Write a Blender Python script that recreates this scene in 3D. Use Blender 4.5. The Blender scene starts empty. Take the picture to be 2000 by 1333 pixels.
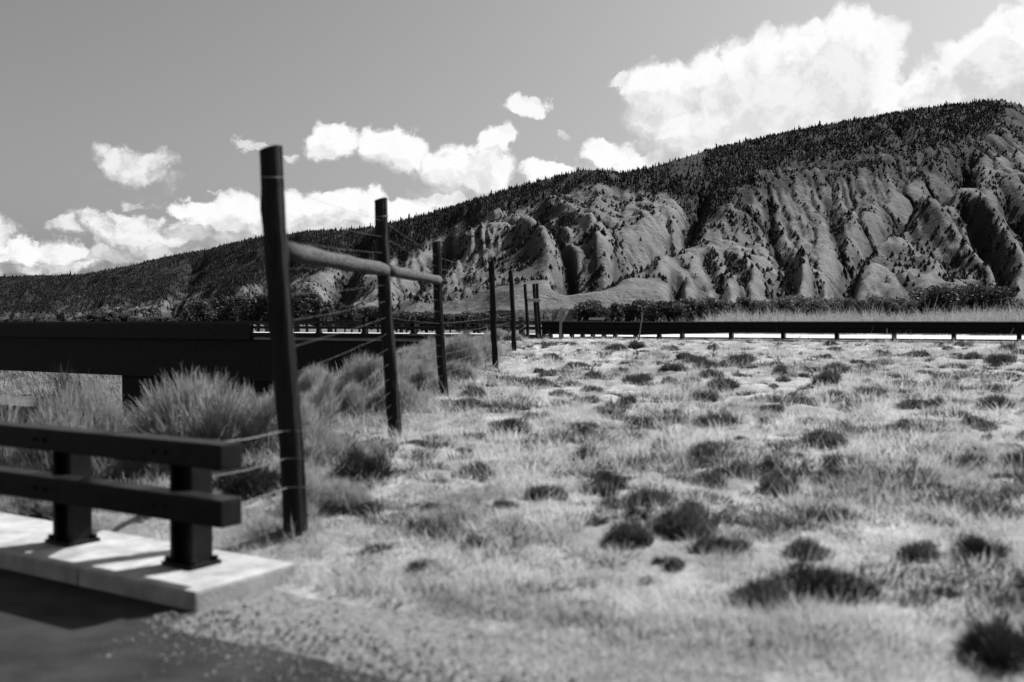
import bpy, bmesh, math, random
import numpy as np
from mathutils import Vector, Matrix
R = math.radians
S = bpy.context.scene
C = S.collection
rng = np.random.default_rng(7)
random.seed(7)
FP = 2000 * 35 / 36.0           # focal length in photo pixels
EYE = 1.5                       # eye height above the near road
HZ = 632.0                      # horizon row of the photo

# ------------------------------------------------------------------ camera
cam_d = bpy.data.cameras.new('camera')
cam = bpy.data.objects.new('camera', cam_d); C.objects.link(cam)
cam.location = (0, 0, EYE)
cam_d.lens = 35; cam_d.sensor_width = 36
cam_d.clip_start = 0.05; cam_d.clip_end = 60000
cam.rotation_euler = (R(90) - math.atan((666.5 - HZ) / FP), 0, 0)
cam_d.dof.use_dof = True
cam_d.dof.focus_distance = 150
cam_d.dof.aperture_fstop = 1.4
S.camera = cam

# ------------------------------------------------------------------ light
SUN_EL, SUN_AZ = R(48), R(51.5)      # azimuth clockwise from +Y
SUNDIR = Vector((math.sin(SUN_AZ) * math.cos(SUN_EL), math.cos(SUN_AZ) * math.cos(SUN_EL), math.sin(SUN_EL)))
sl = bpy.data.lights.new('sun', 'SUN'); sl.energy = 5.0; sl.angle = R(0.5); sl.color = (1.0, 1.0, 1.0)
so = bpy.data.objects.new('sun', sl); C.objects.link(so)
so.rotation_euler = (-SUNDIR).to_track_quat('-Z', 'Y').to_euler()
S.view_settings.view_transform = 'Standard'; S.view_settings.look = 'None'
S.view_settings.gamma = 1.0; S.view_settings.exposure = 0.42
S.render.film_transparent = False
S.cycles.max_bounces = 4; S.cycles.diffuse_bounces = 0; S.cycles.transparent_max_bounces = 8
S.cycles.transmission_bounces = 3

# ------------------------------------------------------------------ node helper
class NT:
    def __init__(s, tree): s.t = tree
    def n(s, kind, **kw):
        nd = s.t.nodes.new(kind)
        ins = kw.pop('ins', {})
        for k, v in kw.items(): setattr(nd, k, v)
        for k, v in ins.items():
            if isinstance(v, bpy.types.NodeSocket): s.t.links.new(v, nd.inputs[k])
            elif v is not None: nd.inputs[k].default_value = v
        return nd
    def m(s, op, a, b=None, c=None, clamp=False):
        nd = s.t.nodes.new('ShaderNodeMath'); nd.operation = op; nd.use_clamp = clamp
        for i, v in enumerate((a, b, c)):
            if v is None: continue
            if isinstance(v, bpy.types.NodeSocket): s.t.links.new(v, nd.inputs[i])
            else: nd.inputs[i].default_value = v
        return nd.outputs[0]
    def smooth(s, v, a, b, c=0.0, d=1.0):
        nd = s.t.nodes.new('ShaderNodeMapRange'); nd.interpolation_type = 'SMOOTHSTEP'
        s.t.links.new(v, nd.inputs[0])
        for i, x in zip((1, 2, 3, 4), (a, b, c, d)): nd.inputs[i].default_value = x
        return nd.outputs[0]
    def link(s, a, b): s.t.links.new(a, b)

# ------------------------------------------------------------------ world: daylight sky with cumulus, seen as a red-filtered monochrome film sees it
def ang(px, py):
    x, z = (px - 1000) / FP, (HZ - py) / FP
    return math.atan2(x, 1), math.atan2(z, math.hypot(x, 1))
# px, py, half width, height above, height below, weight
CLOUDS = [
 (1560, 170, 195, 120, 150, 1.15), (1650, 115, 110, 90, 120, 1.15), (1600, 62, 60, 36, 60, 0.9), (1300, 175, 100, 60, 80, 1.05),
 (1440, 170, 120, 85, 120, 1.1), (1290, 215, 90, 70, 70, 1.0), (1430, 260, 200, 90, 90, 1.15), (1660, 200, 130, 90, 90, 1.1), (1215, 150, 26, 16, 16, 0.7),
 (1975, 85, 95, 62, 110, 1.1), (1900, 130, 70, 60, 80, 1.0), (1830, 165, 100, 50, 70, 1.0), (2100, 60, 120, 90, 200, 1.1),
 (1030, 210, 52, 26, 26, 0.85), (1104, 262, 16, 14, 12, 0.6), (1040, 190, 20, 14, 14, 0.7),
 (650, 275, 55, 42, 36, 1.0), (745, 280, 62, 46, 50, 1.05), (790, 300, 60, 50, 36, 1.0), (890, 315, 80, 46, 50, 1.0), (975, 280, 44, 36, 40, 0.95),
 (930, 330, 90, 60, 50, 1.05), (1195, 300, 62, 38, 60, 1.1), (1250, 310, 70, 30, 50, 1.0), (1085, 335, 90, 22, 30, 1.0),
 (640, 400, 85, 36, 50, 1.05), (760, 405, 120, 30, 50, 1.0), (860, 385, 80, 16, 30, 1.0), (560, 395, 70, 30, 60, 1.0), (600, 440, 160, 30, 40, 0.9),
 (268, 320, 85, 40, 50, 0.72), (320, 300, 34, 22, 26, 0.6), (275, 396, 42, 9, 9, 0.65), (495, 278, 46, 14, 14, 0.6), (575, 300, 20, 12, 10, 0.6), (430, 378, 26, 6, 6, 0.5),
 (470, 410, 56, 40, 50, 1.0), (385, 415, 62, 22, 26, 0.95), (425, 430, 80, 28, 40, 1.0), (240, 435, 110, 24, 40, 0.8), (150, 440, 60, 16, 26, 0.7), (330, 460, 170, 26, 40, 0.8), (500, 440, 100, 34, 30, 0.9),
 (35, 490, 62, 26, 30, 0.95), (110, 495, 62, 24, 30, 0.85), (60, 520, 160, 20, 30, 0.8), (230, 500, 190, 22, 26, 0.7), (-120, 470, 150, 60, 60, 1.0),
 (60, 545, 420, 40, 60, 0.55), (420, 480, 260, 50, 60, 0.6), (620, 450, 240, 46, 60, 0.7), (265, 345, 120, 30, 60, 0.5), (930, 380, 160, 40, 60, 0.75), (90, 130, 170, 9, 9, 0.16)]
w = bpy.data.worlds.new('World'); S.world = w; w.use_nodes = True
wt = NT(w.node_tree); w.node_tree.nodes.clear()

g = bpy.data.node_groups.new('CloudDensity', 'ShaderNodeTree')
g.interface.new_socket('Vector', in_out='INPUT', socket_type='NodeSocketVector')
g.interface.new_socket('Value', in_out='OUTPUT', socket_type='NodeSocketFloat')
g.interface.new_socket('Bulk', in_out='OUTPUT', socket_type='NodeSocketFloat')
gt = NT(g); gi = gt.n('NodeGroupInput'); go = gt.n('NodeGroupOutput')
# billowing warp of the direction (azimuth, elevation)
w1 = gt.n('ShaderNodeTexNoise', ins={'Vector': gi.outputs[0], 'Scale': 22.0, 'Detail': 5.0, 'Roughness': 0.6})
wv = gt.n('ShaderNodeVectorMath', operation='SUBTRACT', ins={0: w1.outputs['Color'], 1: (0.5, 0.5, 0.5)})
ws = gt.n('ShaderNodeVectorMath', operation='SCALE', ins={0: wv.outputs[0], 'Scale': 0.055})
wa = gt.n('ShaderNodeVectorMath', operation='ADD', ins={0: gi.outputs[0], 1: ws.outputs[0]})
sp = gt.n('ShaderNodeSeparateXYZ', ins={0: wa.outputs[0]})
acc = None
for (px, py, rx, up, dn, wgt) in CLOUDS:
    a0, e0 = ang(px, py)
    k = 1 / FP
    dx = gt.m('MULTIPLY', gt.m('SUBTRACT', sp.outputs[0], a0), 1 / (rx * k))
    dz = gt.m('SUBTRACT', sp.outputs[1], e0)
    dzu = gt.m('MAXIMUM', gt.m('MULTIPLY', dz, 1 / (up * k)), gt.m('MULTIPLY', dz, -1 / (dn * k)))
    r2 = gt.m('MULTIPLY_ADD', dx, dx, gt.m('MULTIPLY', dzu, dzu))
    v = gt.m('MINIMUM', gt.m('MAXIMUM', gt.m('MULTIPLY', gt.m('SUBTRACT', 1.35, r2), wgt), 0.0), wgt)
    acc = v if acc is None else gt.m('MAXIMUM', acc, v)
vo = gt.n('ShaderNodeTexVoronoi', feature='SMOOTH_F1', ins={'Vector': wa.outputs[0], 'Scale': 34.0, 'Detail': 3.0, 'Roughness': 0.55, 'Smoothness': 0.5, 'Lacunarity': 2.1})
n2 = gt.n('ShaderNodeTexNoise', ins={'Vector': wa.outputs[0], 'Scale': 30.0, 'Detail': 8.0, 'Roughness': 0.62})
puff = gt.m('SUBTRACT', 0.5, vo.outputs['Distance'])
d = gt.m('ADD', acc, gt.m('MULTIPLY', puff, 0.6))
d = gt.m('ADD', d, gt.m('MULTIPLY', gt.m('SUBTRACT', n2.outputs['Fac'], 0.5), 0.62))
gate = gt.smooth(acc, 0.0, 0.22)
d = gt.m('MULTIPLY', d, gate)
gt.link(d, go.inputs[0]); gt.link(acc, go.inputs[1])

tc = wt.n('ShaderNodeTexCoord')
sx = wt.n('ShaderNodeSeparateXYZ', ins={0: tc.outputs['Generated']})
az = wt.m('ARCTAN2', sx.outputs[0], sx.outputs[1])
el = wt.m('ARCSINE', sx.outputs[2])
dirv = wt.n('ShaderNodeCombineXYZ', ins={0: az, 1: el, 2: 0.0})
off = wt.n('ShaderNodeVectorMath', operation='ADD', ins={0: dirv.outputs[0], 1: (0.012, 0.020, 0.0)})
g1 = wt.n('ShaderNodeGroup', node_tree=g, ins={0: dirv.outputs[0]})
g2 = wt.n('ShaderNodeGroup', node_tree=g, ins={0: off.outputs[0]})
dens = g1.outputs[0]
alpha = wt.smooth(dens, 0.05, 0.58)
# thickness met on the way to the sun darkens the puff a little
alpha = wt.m('MULTIPLY', alpha, wt.smooth(g1.outputs[1], 0.2, 1.0, 0.30, 1.0))
sh = wt.smooth(wt.m('SUBTRACT', g2.outputs[0], dens), -0.3, 0.4)
core = wt.smooth(dens, 0.6, 1.5)
cl = wt.m('SUBTRACT', 1.06, wt.m('MULTIPLY', sh, 0.20))
cl = wt.m('SUBTRACT', cl, wt.m('MULTIPLY', wt.smooth(wt.m('SUBTRACT', g2.outputs[1], g1.outputs[1]), -0.15, 0.25), 0.22))
cl = wt.m('SUBTRACT', cl, wt.m('MULTIPLY', core, 0.10))
sky = wt.n('ShaderNodeTexSky', sky_type='NISHITA', sun_disc=False, sun_elevation=SUN_EL, sun_rotation=SUN_AZ,
           altitude=200.0, air_density=1.3, dust_density=3.6, ozone_density=1.0)
rgb = wt.n('ShaderNodeSeparateColor', ins={0: sky.outputs[0]})
SKYS = 0.072
grey = wt.m('ADD', wt.m('MULTIPLY', rgb.outputs[0], 0.6), wt.m('MULTIPLY', rgb.outputs[1], 0.4))
inv = wt.m('SUBTRACT', 1.0, alpha)
fin = wt.m('ADD', wt.m('MULTIPLY', grey, inv), wt.m('MULTIPLY', wt.m('MULTIPLY', cl, 0.70 / SKYS), alpha))
bg = wt.n('ShaderNodeBackground', ins={0: fin, 1: SKYS})
wo = wt.n('ShaderNodeOutputWorld', ins={0: bg.outputs[0]})
w.cycles.sampling_method = 'MANUAL'; w.cycles.sample_map_resolution = 512

# ------------------------------------------------------------------ materials
def mat(name, base=0.2, var=0.0, scale=5.0, rough=0.85, bump=0.0, bscale=None, detail=6.0, trans=0.0, metal=0.0, coords='Object', stretch=(1, 1, 1), lo=0.35, hi=0.65, spec=0.3):
    m = bpy.data.materials.new(name); m.use_nodes = True
    t = NT(m.node_tree); m.node_tree.nodes.clear()
    out = t.n('ShaderNodeOutputMaterial'); p = t.n('ShaderNodeBsdfPrincipled')
    p.inputs['Roughness'].default_value = rough; p.inputs['Metallic'].default_value = metal
    p.inputs['Specular IOR Level'].default_value = spec
    co = t.n('ShaderNodeTexCoord').outputs[coords]
    mp = t.n('ShaderNodeMapping', ins={'Vector': co, 'Scale': stretch})
    nz = t.n('ShaderNodeTexNoise', ins={'Vector': mp.outputs[0], 'Scale': scale, 'Detail': detail, 'Roughness': 0.62})
    rp = t.n('ShaderNodeMapRange', ins={'Value': nz.outputs['Fac'], 1: lo, 2: hi, 3: base * (1 - var), 4: base * (1 + var)})
    cc = t.n('ShaderNodeCombineColor', ins={0: rp.outputs[0], 1: rp.outputs[0], 2: rp.outputs[0]})
    t.link(cc.outputs[0], p.inputs['Base Color'])
    if bump:
        nb = t.n('ShaderNodeTexNoise', ins={'Vector': mp.outputs[0], 'Scale': bscale or scale * 4, 'Detail': 8.0, 'Roughness': 0.65})
        b = t.n('ShaderNodeBump', ins={'Height': nb.outputs['Fac'], 'Strength': 1.0, 'Distance': bump})
        t.link(b.outputs[0], p.inputs['Normal'])
    if trans:
        tr = t.n('ShaderNodeBsdfTranslucent', ins={0: cc.outputs[0]})
        mx = t.n('ShaderNodeMixShader', ins={0: trans, 1: p.outputs[0], 2: tr.outputs[0]})
        t.link(mx.outputs[0], out.inputs[0])
    else: t.link(p.outputs[0], out.inputs[0])
    m['base_node'] = rp.name
    return m
def attr_mat(m, attr, cols, scale=0.0):
    """base colour interpolated from a vertex attribute 0..1 between two albedos, broken up by the noise already there"""
    nt = m.node_tree; t = NT(nt)
    rp = nt.nodes[m['base_node']]
    a = t.n('ShaderNodeAttribute', attribute_name=attr)
    mr = t.n('ShaderNodeMapRange', ins={'Value': a.outputs['Fac'], 1: 0.0, 2: 1.0, 3: cols[0], 4: cols[1]})
    k = t.m('MULTIPLY', mr.outputs[0], rp.outputs[0])
    cc = [n for n in nt.nodes if n.bl_idname == 'ShaderNodeCombineColor'][0]
    for i in range(3): t.link(k, cc.inputs[i])
    return m

M = {}
M['asphalt'] = mat('asphalt', 0.026, 0.5, 3.0, 0.9, 0.01, 90)
M['gravel'] = mat('gravel', 0.24, 0.75, 38.0, 0.95, 0.02, 90, lo=0.3, hi=0.7)
M['concrete'] = mat('concrete', 0.40, 0.3, 4.0, 0.9, 0.006, 60)
_t = NT(M['concrete'].node_tree); _c = [n for n in M['concrete'].node_tree.nodes if n.bl_idname == 'ShaderNodeCombineColor'][0]
_n = _t.n('ShaderNodeTexNoise', ins={'Vector': _t.n('ShaderNodeTexCoord').outputs['Object'], 'Scale': 9.0, 'Detail': 10.0, 'Roughness': 0.75})
_k = _t.m('MULTIPLY', M['concrete'].node_tree.nodes[M['concrete']['base_node']].outputs[0], _t.smooth(_n.outputs['Fac'], .30, .46, .72, 1.03))
for _i in range(3): _t.link(_k, _c.inputs[_i])
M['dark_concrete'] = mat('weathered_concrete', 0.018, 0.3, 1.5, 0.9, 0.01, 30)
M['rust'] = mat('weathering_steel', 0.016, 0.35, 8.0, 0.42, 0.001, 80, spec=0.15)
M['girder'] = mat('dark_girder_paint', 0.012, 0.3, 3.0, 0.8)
M['galv'] = mat('painted_steel', 0.5, 0.15, 8.0, 0.5, spec=0.5)
M['wood'] = mat('weathered_wood', 0.022, 0.55, 6.0, 0.9, 0.01, 14, stretch=(6, 6, 0.6))
M['rail_wood'] = mat('peeled_wood', 0.075, 0.5, 6.0, 0.9, 0.01, 14, stretch=(6, 1.0, 6))
M['wire'] = mat('galvanised_wire', 0.35, 0.2, 4.0, 0.4, metal=0.6, spec=0.5)
M['white'] = mat('white_paint', 0.75, 0.08, 6.0, 0.5)
M['far_road'] = mat('pale_concrete_road', 0.55, 0.12, 2.0, 0.9, 0.004, 40)
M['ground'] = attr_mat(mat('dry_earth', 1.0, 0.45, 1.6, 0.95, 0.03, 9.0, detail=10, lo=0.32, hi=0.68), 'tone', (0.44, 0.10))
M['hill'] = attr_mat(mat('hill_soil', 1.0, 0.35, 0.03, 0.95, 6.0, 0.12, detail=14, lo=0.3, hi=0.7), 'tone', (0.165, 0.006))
M['grass'] = mat('dry_grass', 0.66, 0.4, 1.1, 0.8, trans=0.45)
M['brush'] = mat('rabbitbrush', 0.43, 0.4, 6.0, 0.8, trans=0.4)
M['sage'] = mat('sagebrush_leaf', 0.12, 0.6, 7.0, 0.8, trans=0.25)
M['forb'] = mat('dark_weed', 0.09, 0.5, 5.0, 0.8, trans=0.15)
M['darkbush'] = mat('dark_shrub_leaf', 0.06, 0.5, 7.0, 0.8, trans=0.2)
M['leaf'] = mat('cottonwood_leaf', 0.075, 0.5, 0.8, 0.7, trans=0.25)
M['pale_leaf'] = mat('willow_leaf', 0.16, 0.6, 0.5, 0.7, trans=0.25)
M['bark'] = mat('bark', 0.08, 0.4, 3.0, 0.9)
M['conifer'] = mat('conifer_needles', 0.012, 0.5, 0.05, 0.9)
M['scrub'] = mat('scrub_leaf', 0.025, 0.5, 0.06, 0.9)
M['twig'] = mat('twig', 0.12, 0.4, 8.0, 0.9)

# ------------------------------------------------------------------ mesh helpers
def np_mesh(name, verts, faces, mtl, smooth=False, parent=None, k=None):
    """verts (n,3), faces (m,k) int arrays with a constant face size"""
    me = bpy.data.meshes.new(name)
    verts = np.asarray(verts, np.float32); faces = np.asarray(faces, np.int32)
    n, (m, k) = len(verts), faces.shape
    me.vertices.add(n); me.vertices.foreach_set('co', verts.ravel())
    me.loops.add(m * k); me.loops.foreach_set('vertex_index', faces.ravel())
    me.polygons.add(m); me.polygons.foreach_set('loop_start', np.arange(0, m * k, k, dtype=np.int32))
    me.polygons.foreach_set('loop_total', np.full(m, k, np.int32))
    me.polygons.foreach_set('use_smooth', np.full(m, smooth, bool))
    me.update(calc_edges=True); me.validate()
    me.materials.append(mtl)
    o = bpy.data.objects.new(name, me); C.objects.link(o)
    if parent: o.parent = parent
    return o
def set_attr(o, name, vals):
    a = o.data.attributes.new(name, 'FLOAT', 'POINT'); a.data.foreach_set('value', np.asarray(vals, np.float32).ravel())
def tag(o, label=None, cat=None, group=None, kind=None):
    if label: o['label'] = label
    if cat: o['category'] = cat
    if group: o['group'] = group
    if kind: o['kind'] = kind
    return o
def empty(name, loc, rz=0.0):
    o = bpy.data.objects.new(name, None); C.objects.link(o); o.location = loc; o.rotation_euler = (0, 0, rz); o.empty_display_size = 0.2
    return o
def obj(name, bm, mtl, parent=None, smooth=False):
    me = bpy.data.meshes.new(name); bmesh.ops.recalc_face_normals(bm, faces=bm.faces[:]); bm.to_mesh(me); bm.free(); me.materials.append(mtl)
    if smooth:
        for p in me.polygons: p.use_smooth = True
    o = bpy.data.objects.new(name, me); C.objects.link(o)
    if parent: o.parent = parent
    return o
def box(bm, c, size, basis=None, bevel=0.0):
    r = bmesh.ops.create_cube(bm, size=1.0)
    vs = r['verts']
    b = basis or Matrix.Identity(3)
    for v in vs:
        v.co = Vector(c) + b @ Vector((v.co.x * size[0], v.co.y * size[1], v.co.z * size[2]))
    if bevel:
        es = list({e for v in vs for e in v.link_edges})
        bmesh.ops.bevel(bm, geom=es, offset=bevel, segments=2, affect='EDGES', profile=0.7)
def tube(bm, pts, rads, seg=8, cap=True):
    pts = [Vector(p) for p in pts]; rings = []
    for i, p in enumerate(pts):
        t = (pts[min(i + 1, len(pts) - 1)] - pts[max(i - 1, 0)]).normalized()
        a = t.orthogonal().normalized() if abs(t.z) < 0.9 else Vector((1, 0, 0)) - t * t.x
        a.normalize(); b = t.cross(a)
        r = rads[i] if hasattr(rads, '__len__') else rads
        rings.append([bm.verts.new(p + (a * math.cos(2 * math.pi * k / seg) + b * math.sin(2 * math.pi * k / seg)) * (r if not callable(r) else r(k))) for k in range(seg)])
    for r0, r1 in zip(rings, rings[1:]):
        for k in range(seg): bm.faces.new((r0[k], r0[(k + 1) % seg], r1[(k + 1) % seg], r1[k]))
    if cap: bm.faces.new(rings[0][::-1]); bm.faces.new(rings[-1])
def fbm(x, y, seed=0, octs=5, lac=2.03, gain=0.5):
    """vectorised value noise, about -1..1"""
    tot = np.zeros_like(x, dtype=float); amp = 1.0; norm = 0
    for o in range(octs):
        xi = np.floor(x).astype(np.int64); yi = np.floor(y).astype(np.int64); fx = x - xi; fy = y - yi
        fx = fx * fx * fx * (fx * (fx * 6 - 15) + 10); fy = fy * fy * fy * (fy * (fy * 6 - 15) + 10)
        def h(a, b):
            n = (a * 374761393 + b * 668265263 + (seed + o * 131) * 974634777) & 0xffffffff
            n = ((n ^ (n >> 13)) * 1274126177) & 0xffffffff
            return ((n ^ (n >> 16)) & 0xffff) / 32767.5 - 1
        v = (h(xi, yi) * (1 - fx) + h(xi + 1, yi) * fx) * (1 - fy) + (h(xi, yi + 1) * (1 - fx) + h(xi + 1, yi + 1) * fx) * fy
        tot += v * amp; norm += amp; amp *= gain; x = x * lac + 17.3; y = y * lac - 9.1
    return tot / norm
def sstep(a, b, x):
    t = np.clip((x - a) / (b - a), 0, 1); return t * t * (3 - 2 * t)

# ------------------------------------------------------------------ layout frame: both carriageways run along A, N points away across the median
A2 = np.array((0.85, -0.527)); A2 /= np.linalg.norm(A2); N2 = np.array((-A2[1], A2[0]))
R0 = np.array((-1.557, 5.31))
def W(s, t, z=0.0): p = R0 + N2 * s + A2 * t; return Vector((p[0], p[1], z))
def ST(x, y):
    qx, qy = x - R0[0], y - R0[1]
    return qx * N2[0] + qy * N2[1], qx * A2[0] + qy * A2[1]
BASIS = Matrix(((A2[0], N2[0], 0), (A2[1], N2[1], 0), (0, 0, 1)))      # local x along the road, y across
S_FAR = ST(7.12, 36.7)[0]              # far guardrail line
ROAD_Z = 0.98
FENCE = [(-1.44, 6.56, .03, 2.62), (-1.33, 11.16, .27, 2.62), (-1.08, 15.9, .2, 2.6), (-.35, 22.5, .31, 2.6), (.09, 28.9, .42, 2.6), (.62, 38.0, .6, 2.4), (1.00, 39.4, .62, 2.45), (1.13, 39.8, .64, 2.45)]
T_ABUT_F = ST(1.3, 40.3)[1]            # far bridge ends here (t)
def fence_x(y): return np.interp(y, [p[1] for p in FENCE], [p[0] for p in FENCE])
def ground_z(x, y):
    x = np.asarray(x, float); y = np.asarray(y, float)
    s, t = ST(x, y)
    field = np.clip(s, 0, 26) * 0.0295 + 0.03 * sstep(26, 31, s)
    field = field + 0.05 * fbm(x * .55, y * .55, 3, 4) * sstep(0.3, 2.5, s) + 0.13 * np.abs(fbm(x * 1.5, y * 1.5, 15, 3)) + 0.10 * fbm(x * .16, y * .16, 5, 3) * sstep(1, 8, s)
    field = field - 0.05 * (1 - sstep(-0.5, -0.1, s)) * 0
    # ravine left of the fence
    lx = fence_x(y) - x
    rav = 0.25 * sstep(0.3, 3.0, lx) + 5.2 * sstep(3.2, 9.0, lx + 0.6 * fbm(x * .3, y * .3, 8, 3)) * sstep(11.5, 16, y + 0.1 * lx)
    # beyond the far bridge the left bank comes up again
    rise = sstep(S_FAR + 13, S_FAR + 30, s)
    rav = rav * (1 - 0.72 * rise)
    inmed = sstep(0.1, 1.1, s)
    z = field * inmed - rav * inmed - 0.03 * (1 - inmed) + 0.012 * fbm(x * 4, y * 4, 77, 3) * sstep(-.1, .1, s)
    # under the near bridge the ground is low as well
    z = np.where((s <= 0.2) & (t < -0.2), z - 0.0, z)
    # far carriageway bench
    bench = sstep(S_FAR - 1.2, S_FAR - 0.2, s) * (1 - sstep(S_FAR + 12, S_FAR + 13.5, s))
    right = sstep(T_ABUT_F - 0.8, T_ABUT_F + 0.3, t)
    z = z * (1 - bench * right) + (ROAD_Z - 0.06) * bench * right
    # bank and then valley floor behind the far road
    far = sstep(S_FAR + 12, S_FAR + 15, s)
    bank = (1.45 + 0.22 * fbm(x * .12, y * .12, 11, 3)) * (1 - sstep(S_FAR + 26, S_FAR + 60, s)) + (-0.3 + 0.5 * fbm(x * .004, y * .004, 12, 4)) * sstep(S_FAR + 26, S_FAR + 60, s)
    bank = bank * sstep(2, 12, x - 1.0) + (-0.3 + .2 * fbm(x * .02, y * .02, 12, 4)) * (1 - sstep(2, 12, x - 1.0))
    lowleft = 1 - right
    z = np.where(s > S_FAR + 12, z * (1 - far) + far * np.where(lowleft > .5, z * (1 - sstep(S_FAR + 16, S_FAR + 50, s)) + sstep(S_FAR + 16, S_FAR + 50, s) * bank, bank), z)
    z = np.where(s <= -0.1, -0.03, z)
    return z

# ------------------------------------------------------------------ ground sheet
def axis(lo, hi, c0, c1, fine):
    mid = list(np.arange(c0, c1, fine)); a = []; step = fine; p = c0
    while p > lo: step *= 1.12; p -= step; a.append(p)
    b = []; step = fine; p = mid[-1]
    while p < hi: step *= 1.12; p += step; b.append(p)
    return np.array(a[::-1] + mid + b)
gx = axis(-9000, 9000, -16, 20, 0.11); gy = axis(-1500, 9000, 2.5, 40, 0.11)
GX, GY = np.meshgrid(gx, gy)
GZ = ground_z(GX, GY)
nx, ny = len(gx), len(gy)
idx = np.arange(nx * ny).reshape(ny, nx)
faces = np.stack([idx[:-1, :-1], idx[:-1, 1:], idx[1:, 1:], idx[1:, :-1]], -1).reshape(-1, 4)
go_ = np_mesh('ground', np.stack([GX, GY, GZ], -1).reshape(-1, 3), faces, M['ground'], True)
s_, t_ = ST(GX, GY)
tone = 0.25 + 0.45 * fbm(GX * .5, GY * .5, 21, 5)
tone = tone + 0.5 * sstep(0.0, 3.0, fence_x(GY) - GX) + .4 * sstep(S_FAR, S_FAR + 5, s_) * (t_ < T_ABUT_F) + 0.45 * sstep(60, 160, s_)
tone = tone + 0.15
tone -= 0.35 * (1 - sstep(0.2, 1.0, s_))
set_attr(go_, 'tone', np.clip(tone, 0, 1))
tag(go_, kind='structure')

# near road and gravel verge
def strip(name, s0, s1, t0, t1, z, m, n=60, thick=0.0, jag=0.0):
    ts = np.linspace(t0, t1, n + 1); vs = []; fs = []
    for i, t in enumerate(ts):
        j = jag * float(fbm(np.array([t * 3.0]), np.array([0.5]), 40, 3)[0])
        for s, zz in ((s0, z), (s1 + j, z)): p = W(s, t, zz); vs.append(p)
    fs = [(2 * i, 2 * i + 2, 2 * i + 3, 2 * i + 1) for i in range(n)]
    return tag(np_mesh(name, np.array([tuple(v) for v in vs]), np.array(fs), m), kind='structure')
strip('near_road', -12, -0.40, -40, 40, 0.0, M['asphalt'], 900, jag=0.09)
strip('gravel_verge', -0.55, 0.4, -0.02, 40, -0.008, M['gravel'], 400, jag=0.12)
strip('bridge_shoulder', -0.55, -0.17, -40, 0.02, -0.004, M['asphalt'], 40)
strip('far_road', S_FAR + 0.6, S_FAR + 11.5, T_ABUT_F + 0.1, 120, ROAD_Z, M['far_road'], 60)

def long_box(name, s0, s1, t0, t1, z0, z1, m, parent=None, bevel=0.01, cuts=0):
    bm = bmesh.new(); c = W((s0 + s1) / 2, (t0 + t1) / 2, (z0 + z1) / 2)
    box(bm, c, (abs(t1 - t0), abs(s1 - s0), z1 - z0), BASIS, bevel)
    return obj(name, bm, m, parent)
# near bridge kerb (cast concrete with a thickened end block)
bm = bmesh.new()
t = -40.0
while t < -0.5:
    t2 = min(t + 3.0, 0.0)
    if t2 > -.3: t2 = 0.0
    box(bm, W(0.2, (t + t2) / 2, -0.12), (t2 - t - 0.012, 0.74, 0.44), BASIS, 0.02); t = t2
kerb = tag(obj('bridge_kerb', bm, M['concrete']), kind='structure')

# ------------------------------------------------------------------ two-beam steel railing (near and on the far bridge share the build)
def railing(name, s0, zk, t_start, t_end, post_ts, label, flip=1, zs=((.40, .55), (.71, .85)), post_w=0.20):
    r = empty(name, W(s0, t_end, zk), 0)
    inv = Matrix.Translation(W(s0, t_end, zk)).inverted()
    def put(n, bm, m, par=r):
        o = obj(n, bm, m, par)
        if par is r: o.matrix_parent_inverse = inv
        return o
    for z0, z1 in zs:
        bm = bmesh.new(); box(bm, W(s0 + 0.075 * flip, (t_start + t_end) / 2, zk - 0.1 + (z0 + z1) / 2), (t_end - t_start, 0.15, z1 - z0), BASIS, 0.012)
        put('beam', bm, M['rust'])
    if s0 == 0:
        for pt in post_ts[:4]:
            for z0, z1 in zs:
                for a in (-.05, .05):
                    bm = bmesh.new()
                    bmesh.ops.create_cone(bm, cap_ends=True, segments=6, radius1=.013, radius2=.013, depth=.016,
                        matrix=Matrix.Translation(W(s0 - .006, pt + a, zk - .1 + (z0 + z1) / 2)) @ BASIS.to_4x4() @ Matrix.Rotation(R(90), 4, 'X'))
                    put('bolt', bm, M['rust'])
    for pt in post_ts:
        bm = bmesh.new()
        box(bm, W(s0 + 0.225 * flip, pt - post_w / 2 + .02, zk + 0.36), (0.03, 0.15, 0.72), BASIS, 0.003)
        box(bm, W(s0 + 0.225 * flip, pt + post_w / 2 - .02, zk + 0.36), (0.03, 0.15, 0.72), BASIS, 0.003)
        box(bm, W(s0 + 0.225 * flip, pt, zk + 0.36), (post_w - .07, 0.05, 0.715), BASIS, 0.0)
        p = put('post', bm, M['rust'])
        bm = bmesh.new(); box(bm, W(s0 + 0.225 * flip, pt, zk + 0.012), (post_w + .06, 0.22, 0.024), BASIS, 0.004)
        for a in (-1, 1):
            for b in (-1, 1):
                bmesh.ops.create_cone(bm, cap_ends=True, segments=6, radius1=.017, radius2=.017, depth=.03,
                    matrix=Matrix.Translation(W(s0 + .225 * flip + b * .08, pt + a * (post_w / 2 + .01), zk + .035)))
        o = obj('base_plate', bm, M['rust'], p); 
    return tag(r, label, 'railing')
near_rail = railing('bridge_railing', 0.0, 0.10, -40, 0.0, [-.50] + [-1.62 - 1.15 * i for i in range(30)], 'dark two-beam steel bridge railing on the pale concrete kerb at lower left')

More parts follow.
